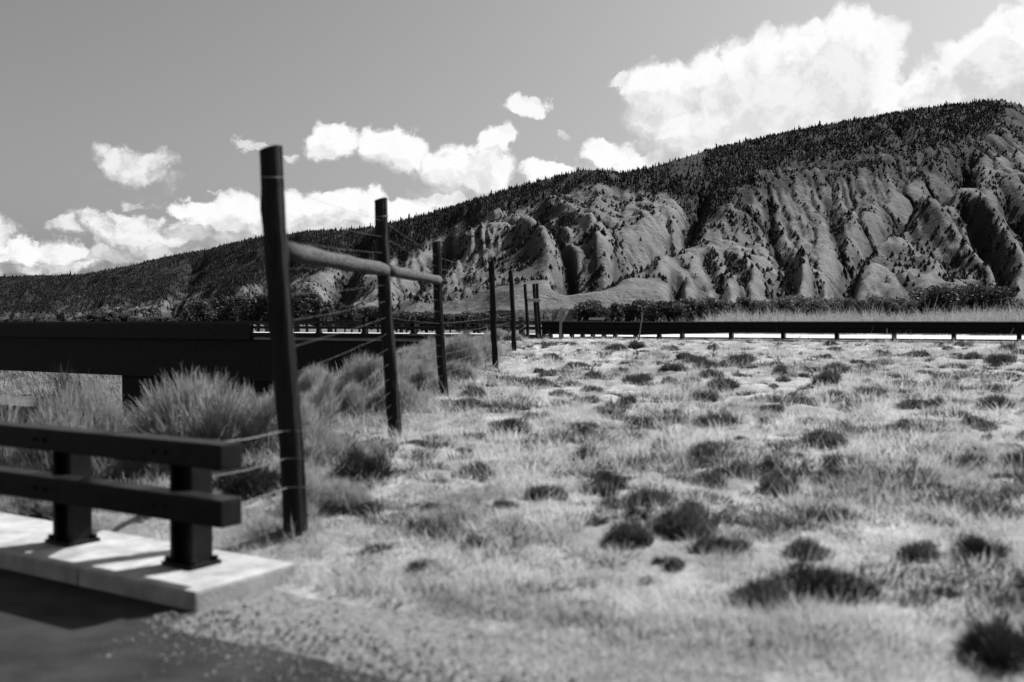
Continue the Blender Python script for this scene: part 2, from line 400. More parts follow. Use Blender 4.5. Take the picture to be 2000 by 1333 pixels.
# ------------------------------------------------------------------ far bridge
fb = empty('road_bridge', W(S_FAR, T_ABUT_F, 0))
finv = Matrix.Translation(W(S_FAR, T_ABUT_F, 0)).inverted()
def fput(n, s0, s1, t0, t1, z0, z1, m, bev=0.02):
    o = long_box(n, s0, s1, t0, t1, z0, z1, m, fb, bev); o.matrix_parent_inverse = finv; return o
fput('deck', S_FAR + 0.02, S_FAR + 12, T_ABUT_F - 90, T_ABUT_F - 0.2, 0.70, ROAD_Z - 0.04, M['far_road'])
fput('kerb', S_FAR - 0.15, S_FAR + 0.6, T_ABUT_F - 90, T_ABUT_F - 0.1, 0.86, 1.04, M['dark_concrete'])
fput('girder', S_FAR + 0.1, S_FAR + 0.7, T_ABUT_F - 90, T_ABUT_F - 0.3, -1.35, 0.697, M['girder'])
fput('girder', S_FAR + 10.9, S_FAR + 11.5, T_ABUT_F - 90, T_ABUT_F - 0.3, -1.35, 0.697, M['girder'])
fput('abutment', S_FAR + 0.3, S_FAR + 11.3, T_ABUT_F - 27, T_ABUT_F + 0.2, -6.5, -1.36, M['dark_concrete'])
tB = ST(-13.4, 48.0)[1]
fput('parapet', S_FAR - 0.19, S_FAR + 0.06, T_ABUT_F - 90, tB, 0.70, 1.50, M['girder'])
tag(fb, 'long dark road bridge over the shaded ravine behind the shrubs', 'bridge')
railing('bridge_railing', S_FAR, 1.04, T_ABUT_F - 90, T_ABUT_F, [T_ABUT_F - 1.2 - 2.8 * i for i in range(30)], 'thin dark railing along the near edge of the far bridge', flip=1, zs=((.30, .42), (.56, .66)), post_w=0.22)

# ------------------------------------------------------------------ far guardrail: corrugated beam on posts close together near the bridge
gr = empty('guardrail', W(S_FAR, T_ABUT_F, ROAD_Z))
ginv = Matrix.Translation(W(S_FAR, T_ABUT_F, ROAD_Z)).inverted()
t1378 = ST(7.12, 36.7)[1]
def t_of_px(px):
    k = (px - 1000) / FP; p = R0 + N2 * S_FAR      # solve x/y = k along the line
    return (k * p[1] - p[0]) / (A2[0] - k * A2[1])
posts_px = [1060, 1072, 1093, 1114, 1135, 1155, 1177, 1199, 1239, 1285, 1330, 1426, 1528, 1633, 1745, 1862, 1990]
pts = [t_of_px(p) for p in posts_px]
dt = pts[-1] - pts[-2]
pts += [pts[-1] + 1.905 * i for i in range(1, 28)]
def corr_beam(name, t0, t1, h0, h1, ztop0, ztop1):
    bm = bmesh.new(); prof = [(0, 1), (.05, .94), (.05, .86), (0, .72), (0, .62), (.05, .52), (.05, .46), (0, .36), (0, .26), (.05, .14), (.05, .06), (0, 0)]
    n = max(2, int((t1 - t0) / 0.5)); rings = []
    for i in range(n + 1):
        f = i / n; h = h0 + (h1 - h0) * f; zt = ztop0 + (ztop1 - ztop0) * f
        ring = [bm.verts.new(W(S_FAR - p[0] - .01, t0 + (t1 - t0) * f, zt - h * (1 - p[1]))) for p in prof]
        ring += [bm.verts.new(W(S_FAR - p[0] + .0, t0 + (t1 - t0) * f, zt - h * (1 - p[1]))) for p in prof[::-1]]
        rings.append(ring)
    k = len(rings[0])
    for r0, r1 in zip(rings, rings[1:]):
        for j in range(k): bm.faces.new((r0[j], r0[(j + 1) % k], r1[(j + 1) % k], r1[j]))
    bm.faces.new(rings[0]); bm.faces.new(rings[-1][::-1])
    o = obj(name, bm, M['rust'], gr); o.matrix_parent_inverse = ginv; return o
ZT = 1.57
corr_beam('beam', pts[0], pts[8], .54, .52, ZT + .03, ZT)
corr_beam('beam', pts[8] + .003, pts[11], .52, .42, ZT, ZT)
corr_beam('beam', pts[11] + .003, pts[-1], .42, .40, ZT, ZT - .02)
for i, t in enumerate(pts):
    bm = bmesh.new(); z0, z1 = 0.6, ZT - 0.02
    for q in (-1, 1): box(bm, W(S_FAR + .13, t + q * .055, (z0 + z1) / 2), (.02, .18, z1 - z0), BASIS, .002)
    box(bm, W(S_FAR + .13, t, (z0 + z1) / 2), (.088, .025, z1 - z0 - .004), BASIS)
    box(bm, W(S_FAR + .02, t, ZT - .28), (.09, .035, .26), BASIS, .003)
    p = obj('post', bm, M['rust'], gr); p.matrix_parent_inverse = ginv
    if i in (1, 4, 6, 7, 8, 9, 10):
        bm = bmesh.new(); c = W(S_FAR + .02, t + .02, ZT + .07)
        b2 = BASIS @ Matrix.Rotation(R(32), 3, 'Y')
        box(bm, c, (.03, .02, .16), b2, .003)
        obj('reflector', bm, M['white'], p)
tag(gr, 'long dark steel guardrail across the far edge of the field', 'guardrail')
# second rail on the far side of the far road
g2 = empty('guardrail', W(S_FAR + 12.2, T_ABUT_F, ROAD_Z)); g2i = Matrix.Translation(W(S_FAR + 12.2, T_ABUT_F, ROAD_Z)).inverted()
bm = bmesh.new(); box(bm, W(S_FAR + 12.2, T_ABUT_F - 45, 1.50), (86, .08, .10), BASIS, .01); o = obj('beam', bm, M['rust'], g2); o.matrix_parent_inverse = g2i
bm = bmesh.new(); box(bm, W(S_FAR + 12.2, T_ABUT_F - 45, 1.28), (86, .08, .08), BASIS, .01); o = obj('beam', bm, M['rust'], g2); o.matrix_parent_inverse = g2i
for i in range(30):
    bm = bmesh.new(); box(bm, W(S_FAR + 12.33, T_ABUT_F - 3 - 2.8 * i, 1.24), (.16, .18, .64), BASIS, .01); o = obj('post', bm, M['rust'], g2); o.matrix_parent_inverse = g2i
tag(g2, 'dark guardrail on the back edge of the far bridge', 'guardrail')

# ------------------------------------------------------------------ deer fence
fence = empty('deer_fence', (FENCE[0][0], FENCE[0][1], FENCE[0][2]))
fi = Matrix.Translation((FENCE[0][0], FENCE[0][1], FENCE[0][2])).inverted()
LEAN = -0.052
def fpt(p, z): return Vector((p[0] + LEAN * (z - p[2]), p[1], z))
def wavy_post(p, r, seg=36, seed=0):
    rr = random.Random(seed); bm = bmesh.new(); n = 60
    pl = []; rd = []
    lob = [1 + rr.uniform(-.03, .03) - (.13 if rr.random() < .22 else 0) for _ in range(seg)]
    ph = [rr.uniform(0, 50) for _ in range(seg)]; kn = [(rr.uniform(.1, .95) * n, rr.uniform(0, seg)) for _ in range(7)]
    for i in range(n + 1):
        z = p[2] - 0.5 + (p[3] + .5) * i / n
        c = fpt(p, z) + Vector((.012 * math.sin(i * .09 + seed), .008 * math.sin(i * .13), 0))
        pl.append(c); k = 1.06 - .1 * i / n + rr.uniform(-.008, .008)
        rd.append(r * k)
    rings = []
    for i, (c, q) in enumerate(zip(pl, rd)):
        row = []
        for k in range(seg):
            e = lob[k] + .035 * math.sin(i * .35 + ph[k]) + .02 * math.sin(i * .11 + k * .5) + .05 * math.sin(i * .06 + seed + k * .17)
            for (a_, b_) in kn: e += .16 * math.exp(-((i - a_) / 1.6) ** 2 - (min(abs(k - b_), seg - abs(k - b_)) / 2.2) ** 2)
            row.append(bm.verts.new(c + Vector((math.cos(2 * math.pi * k / seg) * q * e, math.sin(2 * math.pi * k / seg) * q * e, 0))))
        rings.append(row)
    for r0, r1 in zip(rings, rings[1:]):
        for k in range(seg): bm.faces.new((r0[k], r0[(k + 1) % seg], r1[(k + 1) % seg], r1[k]))
    # slanting sawn top
    top = rings[-1]
    for v in top: v.co.z += (v.co.x - pl[-1].x) * .25
    bm.faces.new(top)
    return bm
post_r = [.076, .073, .07, .066, .066, .062, .062, .062]
for i, p in enumerate(FENCE):
    o = obj('post', wavy_post(p, post_r[i], seed=i), M['wood'], fence, False); o.matrix_parent_inverse = fi
    if i < 2:
        bm = bmesh.new()
        for zz in (p[2] + p[3] - .19,):
            q = fpt(p, zz); n = 18
            tube(bm, [q + Vector((math.cos(a) * post_r[i] * 1.12, math.sin(a) * post_r[i] * 1.12, .012 * math.sin(a))) for a in np.linspace(0, 2 * math.pi, n)], .003, 5, False)
        o2 = obj('wire_wrap', bm, M['wire'], o)
# brace rail between the three stout end posts
for a, b, za, zb in ((0, 1, 1.98, 2.10), (1, 2, 2.10, 2.19)):
    pa, pb = fpt(FENCE[a], za), fpt(FENCE[b], zb); n = 10; bm = bmesh.new()
    d = (pb - pa).normalized(); pa2, pb2 = pa + d * .06, pb - d * .03
    rr = random.Random(5 + a)
    tube(bm, [pa2.lerp(pb2, k / n) + Vector((rr.uniform(-.004, .004), 0, rr.uniform(-.004, .004))) for k in range(n + 1)],
         [.070 + rr.uniform(-.007, .007) for _ in range(n + 1)], 14)
    o = obj('brace_rail', bm, M['rail_wood'], fence, True); o.matrix_parent_inverse = fi
def wires(pa, pb, zs_a, zs_b, r, stay=0.0):
    bm = bmesh.new()
    for za, zb in zip(zs_a, zs_b):
        a, b = fpt(pa, za), fpt(pb, zb); L = (b - a).length; n = 10
        tube(bm, [a.lerp(b, k / n) + Vector((-.07 if stay else 0, 0, -.012 * math.sin(math.pi * k / n) + random.uniform(-.003, .003))) for k in range(n + 1)], r, 5, False)
    if stay:
        L = (Vector(pb[:2]) - Vector(pa[:2])).length; k = int(L / stay)
        for i in range(1, k):
            f = i / k; a = fpt(pa, zs_a[0]).lerp(fpt(pb, zs_b[0]), f); b = fpt(pa, zs_a[-1]).lerp(fpt(pb, zs_b[-1]), f)
            tube(bm, [a + Vector((-.07, 0, 0)), a.lerp(b, .5) + Vector((-.07 + random.uniform(-.01, .01), random.uniform(-.02, .02), 0)), b + Vector((-.07, 0, 0))], r * .45, 4, False)
    o = obj('wire_mesh', bm, M['wire'], fence); o.matrix_parent_inverse = fi
for i in range(len(FENCE) - 1):
    pa, pb = FENCE[i], FENCE[i + 1]
    zs = [.08, .2, .33, .47, .62, .78, .95, 1.12, 1.3, 1.48, 1.66, 1.84, 2.02, 2.2, 2.38]
    f = min(1, i + 1) if i else 1
    wires(pa, pb, [pa[2] + z for z in zs], [pb[2] + z for z in zs], .0010 if i < 2 else .0018, 0 if i < 2 else .6)
# strands tied off from the end post to the railing
endp = (*W(.27, -.45)[:2], .1, .85)
for za, zb, r in ((.80, .80, .004), (.62, .60, .003), (.43, .40, .004)):
    bm = bmesh.new(); a = fpt(FENCE[0], za) + Vector((0, -.085, 0)); b = Vector((endp[0], endp[1], zb))
    m_ = a.lerp(b, .5) + Vector((0, 0, -.015)); tube(bm, [a + Vector((.15, .05, -.005)), a, m_, b], r, 6, False)
    o = obj('tie_wire', bm, M['wire'], fence); o.matrix_parent_inverse = fi
tag(fence, 'tall wire deer fence on leaning round wooden posts running back through the field', 'fence')
# fence plate
bm = bmesh.new(); c = Vector((0.84, 37.9, 2.38)); box(bm, c, (.5, .02, .13), Matrix.Rotation(R(5), 3, 'Y'), .01)
pl = obj('sign_plate', bm, M['white']); tag(pl, 'small white horizontal plate fixed to the furthest fence posts', 'sign')
# roadside markers above the guardrail
def marker(px, d, ytop, w, m, label, name='marker_post', lean=0.0, cat='marker post'):
    x = (px - 1000) / FP * d; zt = EYE + (HZ - ytop) / FP * d; z0 = float(ground_z(x, d)) - .1
    o = empty(name, (x, d, z0)); bm = bmesh.new()
    h = zt - z0
    b = Matrix.Rotation(lean, 3, 'Y'); box(bm, b @ Vector((0, 0, h / 2)), (w, .03, h), b, .004)
    obj('stake', bm, m, o)
    bm = bmesh.new(); box(bm, b @ Vector((0, -.019, h - .1)), (w * .8, .006, .12), b, .001)
    obj('reflector', bm, M['white'], o)
    return tag(o, label, cat)
marker(1094, 38, 600, .10, M['galv'], 'slim pale marker stake standing just right of the fence end', lean=R(2))
marker(1247, 36, 610, .05, M['galv'], 'short thin white marker stake leaning right above the guardrail', lean=R(8))
marker(1283, 56, 607, .07, M['bark'], 'dark slim marker stake just right of the short leaning white stake')
# low board behind the guardrail
o = empty('roadside_board', ((1165 - 1000) / FP * 52, 52, 0)); bm = bmesh.new()
box(bm, (0, 0, 1.73), (.82, .05, .12), None, .01); obj('board', bm, M['white'], o)
for q in (-.33, .33):
    bm = bmesh.new(); box(bm, (q, .055, .9), (.06, .05, 1.75), None, .005); obj('leg', bm, M['bark'], o)
tag(o, 'low white board just above the guardrail beside the dark trees', 'board')

# ------------------------------------------------------------------ hills: carved by running water on a fan shaped grid
SKY = [(-700, 560), (-300, 550), (0, 541), (165, 536), (250, 519), (330, 501), (400, 488), (500, 464), (560, 459), (600, 451), (640, 450), (690, 448), (740, 441), (800, 426), (900, 399), (1000, 367), (1080, 347),
       (1130, 332), (1165, 330), (1210, 337), (1270, 327), (1330, 308), (1400, 288), (1500, 266), (1600, 246), (1700, 228), (1800, 212), (1900, 200), (1950, 196), (1985, 204), (2030, 222), (2150, 262), (2400, 330), (2800, 420)]
U = np.arange(-640, 2760, 3.4); NU = len(U); NV = 270
V = np.linspace(0, 1.16, NV)
yc = np.interp(U, *zip(*SKY))
Dc = np.interp(U, [-700, 0, 400, 600, 800, 1165, 1350, 1500, 1950, 2200, 2800], [4200, 4000, 3600, 3000, 2500, 2000, 2150, 2400, 2500, 2300, 2200])
Db = np.interp(U, [-700, 0, 400, 600, 850, 1000, 1400, 1700, 2000, 2800], [2300, 2200, 1700, 1250, 900, 760, 740, 780, 820, 900])
yb = np.interp(U, [-700, 0, 500, 800, 1000, 1500, 2000, 2800], [628, 626, 622, 615, 606, 600, 596, 600])
UU, VV = np.meshgrid(U, V)
# screen height fraction against depth: a bench at the foot in the middle, a concave toe, a rounded crest
benchw = np.exp(-((UU - 1130) / 190.0) ** 4)
prof = 0.72 * VV ** 1.05 + 0.28 * np.sin(np.clip(VV, 0, 1) * math.pi / 2) ** 1.5
bw = np.interp(VV, [0, .02, .052, .09, .27, .42, 1.0, 1.2], [0, .015, .19, .222, .26, .42, 1.0, 1.04])
prof = prof * (1 - benchw) + bw * benchw
prof = np.where(VV > 1, 1 - (VV - 1) * 0.9, np.minimum(prof, 1))
YS = yb[None] + (yc - yb)[None] * prof
DD = Db[None] + (Dc - Db)[None] * VV
H = (HZ - YS) / FP * DD
KX = (UU - 1000) / FP
XX, YY = KX * DD, DD.copy()
def carve(poly, wpx, depth):
    """lower the ground along a polyline given in (column, row-on-screen); positive depth digs"""
    global H
    best = np.full(H.shape, 1e9); 
    for (x0, y0), (x1, y1) in zip(poly, poly[1:]):
        dx, dy = x1 - x0, y1 - y0; L = dx * dx + dy * dy
        t = np.clip(((UU - x0) * dx + (YS - y0) * dy) / L, 0, 1)
        best = np.minimum(best, np.hypot(UU - x0 - t * dx, YS - y0 - t * dy))
    H = H - depth * .68 * np.exp(-(best / wpx) ** 2) * (VV < 1.0) * sstep(1.0, .85, VV)
carve([(1365, 370), (1335, 440), (1270, 480), (1190, 515), (1100, 530)], 22, 62)
carve([(1880, 320), (1757, 424), (1658, 504), (1638, 560)], 24, 70)
carve([(1880, 390), (1915, 468), (1960, 555)], 18, 60)
carve([(1960, 380), (2010, 470), (2060, 560)], 18, 55)
carve([(1618, 395), (1640, 475)], 12, 13)
carve([(1493, 400), (1512, 475), (1550, 560)], 14, 15)
carve([(1045, 425), (1112, 505), (1118, 525)], 9, 28)
carve([(870, 470), (800, 560)], 22, 60)
carve([(700, 470), (640, 600)], 24, 60)
carve([(560, 480), (500, 600)], 20, 70)
carve([(380, 510), (330, 610)], 18, 60)
carve([(1380, 500), (1410, 590)], 12, 13)
carve([(1320, 545), (1322, 600)], 9, 22)
carve([(1600, 540), (1590, 600)], 10, 26)
# spurs and knolls; a row of rounded mounds stands along the foot
for mx, my, mw, mh in ((1345, 575, 20, 10), (1420, 572, 26, 14), (1480, 560, 18, 10), (1560, 548, 24, 22), (1690, 548, 30, 18), (1740, 530, 40, 16), (1800, 552, 34, 14), (1880, 560, 30, 12), (1960, 552, 34, 16), (1630, 575, 14, 8), (1385, 590, 14, 7), (1050, 480, 40, 16), (940, 470, 36, 16), (1290, 520, 24, 12), (1240, 508, 20, 9), (730, 560, 30, 14), (820, 545, 26, 12)):
    rr_ = ((UU - mx) / mw) ** 2 + ((YS - my) / (mw * .8)) ** 2
    H += mh * np.exp(-rr_ ** 1.3 * .8)
carve([(930, 415), (1010, 450), (1080, 520)], 20, -36)
carve([(1075, 400), (1150, 440), (1185, 500)], 18, -34)
carve([(1480, 385), (1640, 350), (1720, 330)], 20, -36)
carve([(1780, 420), (1860, 480), (1940, 550)], 18, -34)
carve([(1860, 350), (1930, 430), (2000, 520)], 18, -34)
carve([(1650, 520), (1745, 485), (1830, 545)], 18, -24)
carve([(1555, 510), (1570, 560)], 20, -24)
carve([(1440, 500), (1470, 560)], 16, -18)
KS = np.interp(U, [-700, 0, 500, 700, 900, 1000, 1200, 1500, 1700, 1850, 2000, 2800], [-120, -200, -360, -360, -80, 420, 360, 240, 420, 620, 680, 680])
def fan(sc, seed, wv_, vs):
    a = UU + KS[None] * VV + wv_ * fbm(UU / (sc * 1.6), VV * 3, seed + 9, 3)
    md = .25 + 1.1 * sstep(-.35, .45, fbm(UU / (sc * 3.1), VV * 5, seed + 19, 2))
    return md * np.abs(fbm(a / sc, VV * vs + seed, seed, 2)) * 2.2 - .55
env = sstep(0.0, .10, VV) * sstep(1.02, .80, VV) * (1 - benchw * sstep(.44, .36, VV) * .72)
scl = DD / 1500
H += env * (14 * scl * fan(150, 70, 190, 3.4) + 4.2 * scl * fan(70, 71, 110, 6.5) + 3.2 * scl * fan(30, 73, 40, 7.0) + 1.6 * scl * fan(11, 75, 14, 9.0))
H += 10 * fbm(XX / 260, YY / 260, 31, 5) * env + 4.0 * fbm(XX / 45, YY / 45, 33, 5)
H[VV > 1.0] -= 0
def erode(H, iters, K, m=0.5):
    n = H.size; sh = H.shape; ids = np.arange(n).reshape(sh)
    offs = [(-1, -1), (-1, 0), (-1, 1), (0, -1), (0, 1), (1, -1), (1, 0), (1, 1)]
    cell = (np.gradient(DD, axis=0) * np.gradient(XX, axis=1)).__abs__().ravel()
    dist = []
    P = np.pad
    for dj, di in offs:
        xs = np.roll(np.roll(XX, -dj, 0), -di, 1); ys = np.roll(np.roll(YY, -dj, 0), -di, 1)
        dist.append(np.hypot(xs - XX, ys - YY) + 1e-3)
    for it in range(iters):
        best = np.zeros(sh); rec = ids.copy(); rd = np.ones(sh)
        for (dj, di), ds in zip(offs, dist):
            nb = np.roll(np.roll(H, -dj, 0), -di, 1); slope = (H - nb) / ds
            if dj == -1: slope[0] = -1
            if dj == 1: slope[-1] = -1
            if di == -1: slope[:, 0] = -1
            if di == 1: slope[:, -1] = -1
            k = slope > best
            best[k] = slope[k]; rec[k] = np.roll(np.roll(ids, -dj, 0), -di, 1)[k]; rd[k] = ds[k]
        rl = rec.ravel().tolist(); hf = H.ravel(); order = np.argsort(hf)
        area = cell.tolist(); ol = order.tolist()
        for i in reversed(ol):
            r = rl[i]
            if r != i: area[r] += area[i]
        ar = np.array(area); F = (K * ar ** m / rd.ravel()).tolist(); h = hf.tolist()
        for i in ol:
            r = rl[i]
            if r != i:
                hr = h[r]; f = F[i]
                if hr < h[i]: h[i] = (h[i] + f * hr) / (1 + f)
        H = np.array(h).reshape(sh)
        # soil creep
        L = (np.roll(H, 1, 0) + np.roll(H, -1, 0) + np.roll(H, 1, 1) + np.roll(H, -1, 1)) / 4 - H
        L[0] = L[-1] = 0; L[:, 0] = L[:, -1] = 0
        H = H + 0.03 * L
    return H, ar.reshape(sh)
H0 = H.copy()
H, AREA = erode(H, 12, 0.014)
noise0 = fbm(XX / 120, YY / 120, 51, 5)
# bring each column's crest back to the skyline of the photo
elev = H / DD
top = elev[V <= 1.1].max(0); want = (HZ - yc) / FP - EYE / Dc
sc = want / top
ker = np.ones(9) / 9
scs = np.convolve(np.pad(sc, 4, 'edge'), ker, 'valid')
H = H * (scs[None] * sstep(0, .8, VV) + 1 * (1 - sstep(0, .8, VV)))
H = H + (1.1 * fbm(XX / 14, YY / 22, 91, 4) + 3.4 * np.abs(fbm((UU + KS[None] * VV + 10 * noise0) / 8.5, VV * 12, 93, 3)) + 3.2 * np.abs(fbm(XX / 30, YY / 38, 95, 4))) * env
H[0] = -6; H[1] = np.minimum(H[1], 0)
idx = np.arange(NU * NV).reshape(NV, NU)
hf_faces = np.stack([idx[:-1, :-1], idx[:-1, 1:], idx[1:, 1:], idx[1:, :-1]], -1).reshape(-1, 4)
hills = np_mesh('hills', np.stack([XX, YY, H], -1).reshape(-1, 3), hf_faces, M['hill'], True)
tag(hills, kind='structure')
# where the woods grow (rows of the photo above which the slope is wooded, column by column)
YA = HZ - H / DD * FP
line = np.interp(U, [-700, 0, 150, 300, 450, 560, 640, 740, 850, 930, 1000, 1080, 1170, 1250, 1320, 1350, 1400, 1480, 1600, 1700, 1850, 1920, 1960, 2000, 2300],
                 [620, 612, 600, 585, 560, 545, 530, 505, 470, 412, 402, 372, 352, 366, 380, 440, 410, 330, 300, 292, 285, 262, 212, 214, 300])
dl = (line[None] - YA)
noise = fbm(XX / 120, YY / 120, 51, 5)
wood = np.maximum(sstep(-14, 10, dl + 22 * noise), .9 * sstep(34, 20, YA - yc[None]) * sstep(1960, 1930, UU))
ar = np.log10(AREA)
gully = sstep(3.9, 5.2, ar + 0.5 * noise)
lap = H - (np.roll(H, 6, 1) + np.roll(H, -6, 1)) / 2
gully = np.maximum(gully, sstep(0.5, 5.0, -lap) * 0.8)
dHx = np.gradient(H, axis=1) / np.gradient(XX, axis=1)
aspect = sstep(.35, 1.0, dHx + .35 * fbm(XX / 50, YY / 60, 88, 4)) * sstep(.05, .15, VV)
patch = sstep(0.12, 0.42, fbm(XX / 90, YY / 140, 57, 5) + 0.12)
left = sstep(760, 420, UU)
line2 = np.interp(U, [-700, 1340, 1380, 1450, 1500, 1600, 1700, 1800, 1850, 1900, 2000, 2300], [0, 0, 420, 400, 380, 352, 322, 335, 365, 335, 285, 380])
mid = sstep(-14, 14, line2[None] - YA + 34 * noise) * .8
dens = np.clip(np.maximum(wood, np.maximum(gully * .85, np.maximum(patch * .45, np.maximum(mid, left * (.55 + .3 * (noise > -.15)))))), 0, 1)
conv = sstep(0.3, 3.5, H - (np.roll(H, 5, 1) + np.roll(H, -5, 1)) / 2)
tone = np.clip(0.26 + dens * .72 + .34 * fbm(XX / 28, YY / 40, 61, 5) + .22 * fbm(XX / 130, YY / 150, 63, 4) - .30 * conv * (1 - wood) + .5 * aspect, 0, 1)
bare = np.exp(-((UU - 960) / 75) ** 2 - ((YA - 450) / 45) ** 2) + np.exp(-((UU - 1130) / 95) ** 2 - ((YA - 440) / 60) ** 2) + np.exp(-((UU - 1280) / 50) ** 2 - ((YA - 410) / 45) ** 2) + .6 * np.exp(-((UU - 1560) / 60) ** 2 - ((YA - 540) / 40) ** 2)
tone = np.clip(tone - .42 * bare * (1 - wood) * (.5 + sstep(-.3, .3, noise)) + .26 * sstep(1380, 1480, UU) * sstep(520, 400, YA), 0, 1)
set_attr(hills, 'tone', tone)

# conifers and scrub on the slopes: a wood that reads as one mass
def scatter(n, prob, hrange, wr, m, name, seed, layers, sides, minv=0.02):
    r = np.random.default_rng(seed)
    J = r.integers(2, NV - 2, n * 6); I = r.integers(2, NU - 2, n * 6)
    keep = r.random(n * 6) < (prob[J, I] ** 1.5) * np.clip(DD[J, I] / 2500, .3, 1)
    J, I = J[keep][:n], I[keep][:n]; n = len(J)
    fj, fi_ = r.random(n), r.random(n)
    def bil(Ar): return (Ar[J, I] * (1 - fj) + Ar[J + 1, I] * fj) * (1 - fi_) + (Ar[J, I + 1] * (1 - fj) + Ar[J + 1, I + 1] * fj) * fi_
    x, y, z = bil(XX), bil(YY), bil(H)
    h = r.uniform(*hrange, n) * np.exp(r.normal(size=n) * .28) * .95; wd = h * wr * (.8 + .4 * r.random(n))
    vs = []; fs = []; base = 0; VSs = []; FSs = []
    for L in range(layers):
        z0 = h * (L / layers) * .8; z1 = np.minimum(z0 + h * (1.25 / layers), h) if layers > 1 else h
        if L == layers - 1: z1 = h
        rad = wd * (1 - L / layers * .75)
        phi = r.random(n) * 6.28
        ring = []
        for k in range(sides):
            a = phi + 2 * math.pi * k / sides; rr = rad * (.7 + .6 * r.random(n))
            ring.append(np.stack([x + np.cos(a) * rr, y + np.sin(a) * rr, z + z0 - .3 + h * .06 * r.random(n)], -1))
        apex = np.stack([x, y, z + z1], -1)
        VSs.append(np.stack(ring + [apex], 1).reshape(-1, 3))
        b = base + np.arange(n)[:, None] * (sides + 1)
        for k in range(sides): FSs.append(np.concatenate([b + k, b + (k + 1) % sides, b + sides], 1))
        base += n * (sides + 1)
    return np_mesh(name, np.concatenate(VSs), np.concatenate(FSs), m)
visible = sstep(1.08, 1.02, VV)
tag(scatter(60000, wood * visible * (0.4 + .6 * (noise > -.2)), (4, 8.5), .26, M['conifer'], 'conifer_forest', 3, 3, 5), 'dark conifer forest covering the upper slopes and ridge line', 'forest', kind='stuff')
pr = np.clip(aspect * .8 + gully * .8 + patch * .4 + left * .5 + mid * .9 + .03, 0, 1) * visible * sstep(0.03, .08, VV) * (.12 + .88 * sstep(-.12, .22, fbm(XX / 26, YY / 40, 97, 3)))
tag(scatter(60000, pr, (2.2, 5.5), .55, M['scrub'], 'hillside_scrub', 4, 2, 6), 'dark scrub and junipers dotting the gullies of the eroded hills', 'scrub', kind='stuff')

# ------------------------------------------------------------------ leafy trees in the valley
def leaf_cloud(n, centres, radii, size, r, flat=1.0):
    ci = r.integers(0, len(centres), n); c = np.array(centres)[ci]; rad = np.array(radii)[ci]
    d = r.normal(size=(n, 3)); d /= np.linalg.norm(d, axis=1)[:, None]
    q = r.random(n) ** .45
    p = c + d * (rad * q[:, None] if rad.ndim == 2 else (rad * q)[:, None])
    a = r.normal(size=(n, 3)); a /= np.linalg.norm(a, axis=1)[:, None]
    b = np.cross(a, r.normal(size=(n, 3))); b /= np.linalg.norm(b, axis=1)[:, None]
    s = size * (.5 + r.random(n))[:, None]
    v = np.stack([p - a * s, p - b * s * .6, p + a * s, p + b * s * .6], 1).reshape(-1, 3)
    f = np.arange(n * 4).reshape(n, 4)
    return v, f
def make_tree(seed, h, w, name='cottonwood_tree', leaf='leaf'):
    r = np.random.default_rng(seed); rr = random.Random(seed)
    root = empty(name, (0, 0, 0))
    cs = []; rs = []
    k = 13
    for i in range(k):
        a = rr.uniform(0, 6.28); q = rr.random() ** .5 * w * .34; zz = rr.uniform(.28, .86) * h
        sh = 1 - abs(zz / h - .5) * .8
        cs.append((math.cos(a) * q * sh, math.sin(a) * q * sh, zz)); m_ = rr.uniform(.13, .24) * w; rs.append((m_, m_, m_ * rr.uniform(.7, 1.1)))
    cs.append((0, 0, h * .82)); rs.append((w * .15, w * .15, h * .17))
    v, f = leaf_cloud(2600, cs, rs, .26, r)
    np_mesh('crown', v, f, M[leaf], False, root)
    bm = bmesh.new(); tube(bm, [(0, 0, -.4), (.1, 0, h * .2), (0, .1, h * .45), (.1, 0, h * .75)], [w * .045, w * .035, w * .022, w * .008], 7)
    for c in cs[:7]:
        z0 = rr.uniform(.2, .5) * h; tube(bm, [(0, 0, z0), tuple(Vector((0, 0, z0)).lerp(Vector(c), .6) + Vector((0, 0, -.2))), c], [w * .018, w * .012, w * .004], 5)
    obj('trunk', bm, M['bark'], root)
    return root
def copy_thing(o):
    c = o.copy(); C.objects.link(c)
    for ch in o.children:
        d = ch.copy(); C.objects.link(d); d.parent = c; d.matrix_parent_inverse = ch.matrix_parent_inverse
        for g_ in ch.children:
            e = g_.copy(); C.objects.link(e); e.parent = d
    return c
protos = [make_tree(10 + i, h, w_) for i, (h, w_) in enumerate(((9, 7), (8, 9), (11, 8), (6.5, 6.5), (5.0, 7)))] + [make_tree(30, 9, 6.5, 'willow_tree', 'pale_leaf'), make_tree(31, 7, 7, 'willow_tree', 'pale_leaf')]
used = [False] * len(protos)
def put_tree(px, ytop, d, kind, label, group, wscale=1.0, name=None):
    x = (px - 1000) / FP * d; z0 = float(ground_z(x, d)) - .1
    ht = (EYE + (HZ - ytop) / FP * d) - z0; H_ = (9, 8, 11, 6.5, 5.0, 9, 7)[kind]
    o = protos[kind] if not used[kind] else copy_thing(protos[kind]); used[kind] = True
    s = ht / H_; o.location = (x, d, z0); o.scale = (s * wscale, s * wscale, s); o.rotation_euler = (0, 0, random.uniform(0, 6.28))
    return tag(o, label, 'tree', group)
rt = random.Random(3)
ONES = ' first second third fourth fifth sixth seventh eighth ninth tenth eleventh twelfth thirteenth fourteenth fifteenth sixteenth seventeenth eighteenth nineteenth'.split(' ')
TENS = {2: 'twent', 3: 'thirt', 4: 'fort', 5: 'fift'}
def nth(n): return ONES[n] if n < 20 else (TENS[n // 10] + 'ieth' if n % 10 == 0 else TENS[n // 10] + 'y-' + ONES[n % 10])
cnt = {}
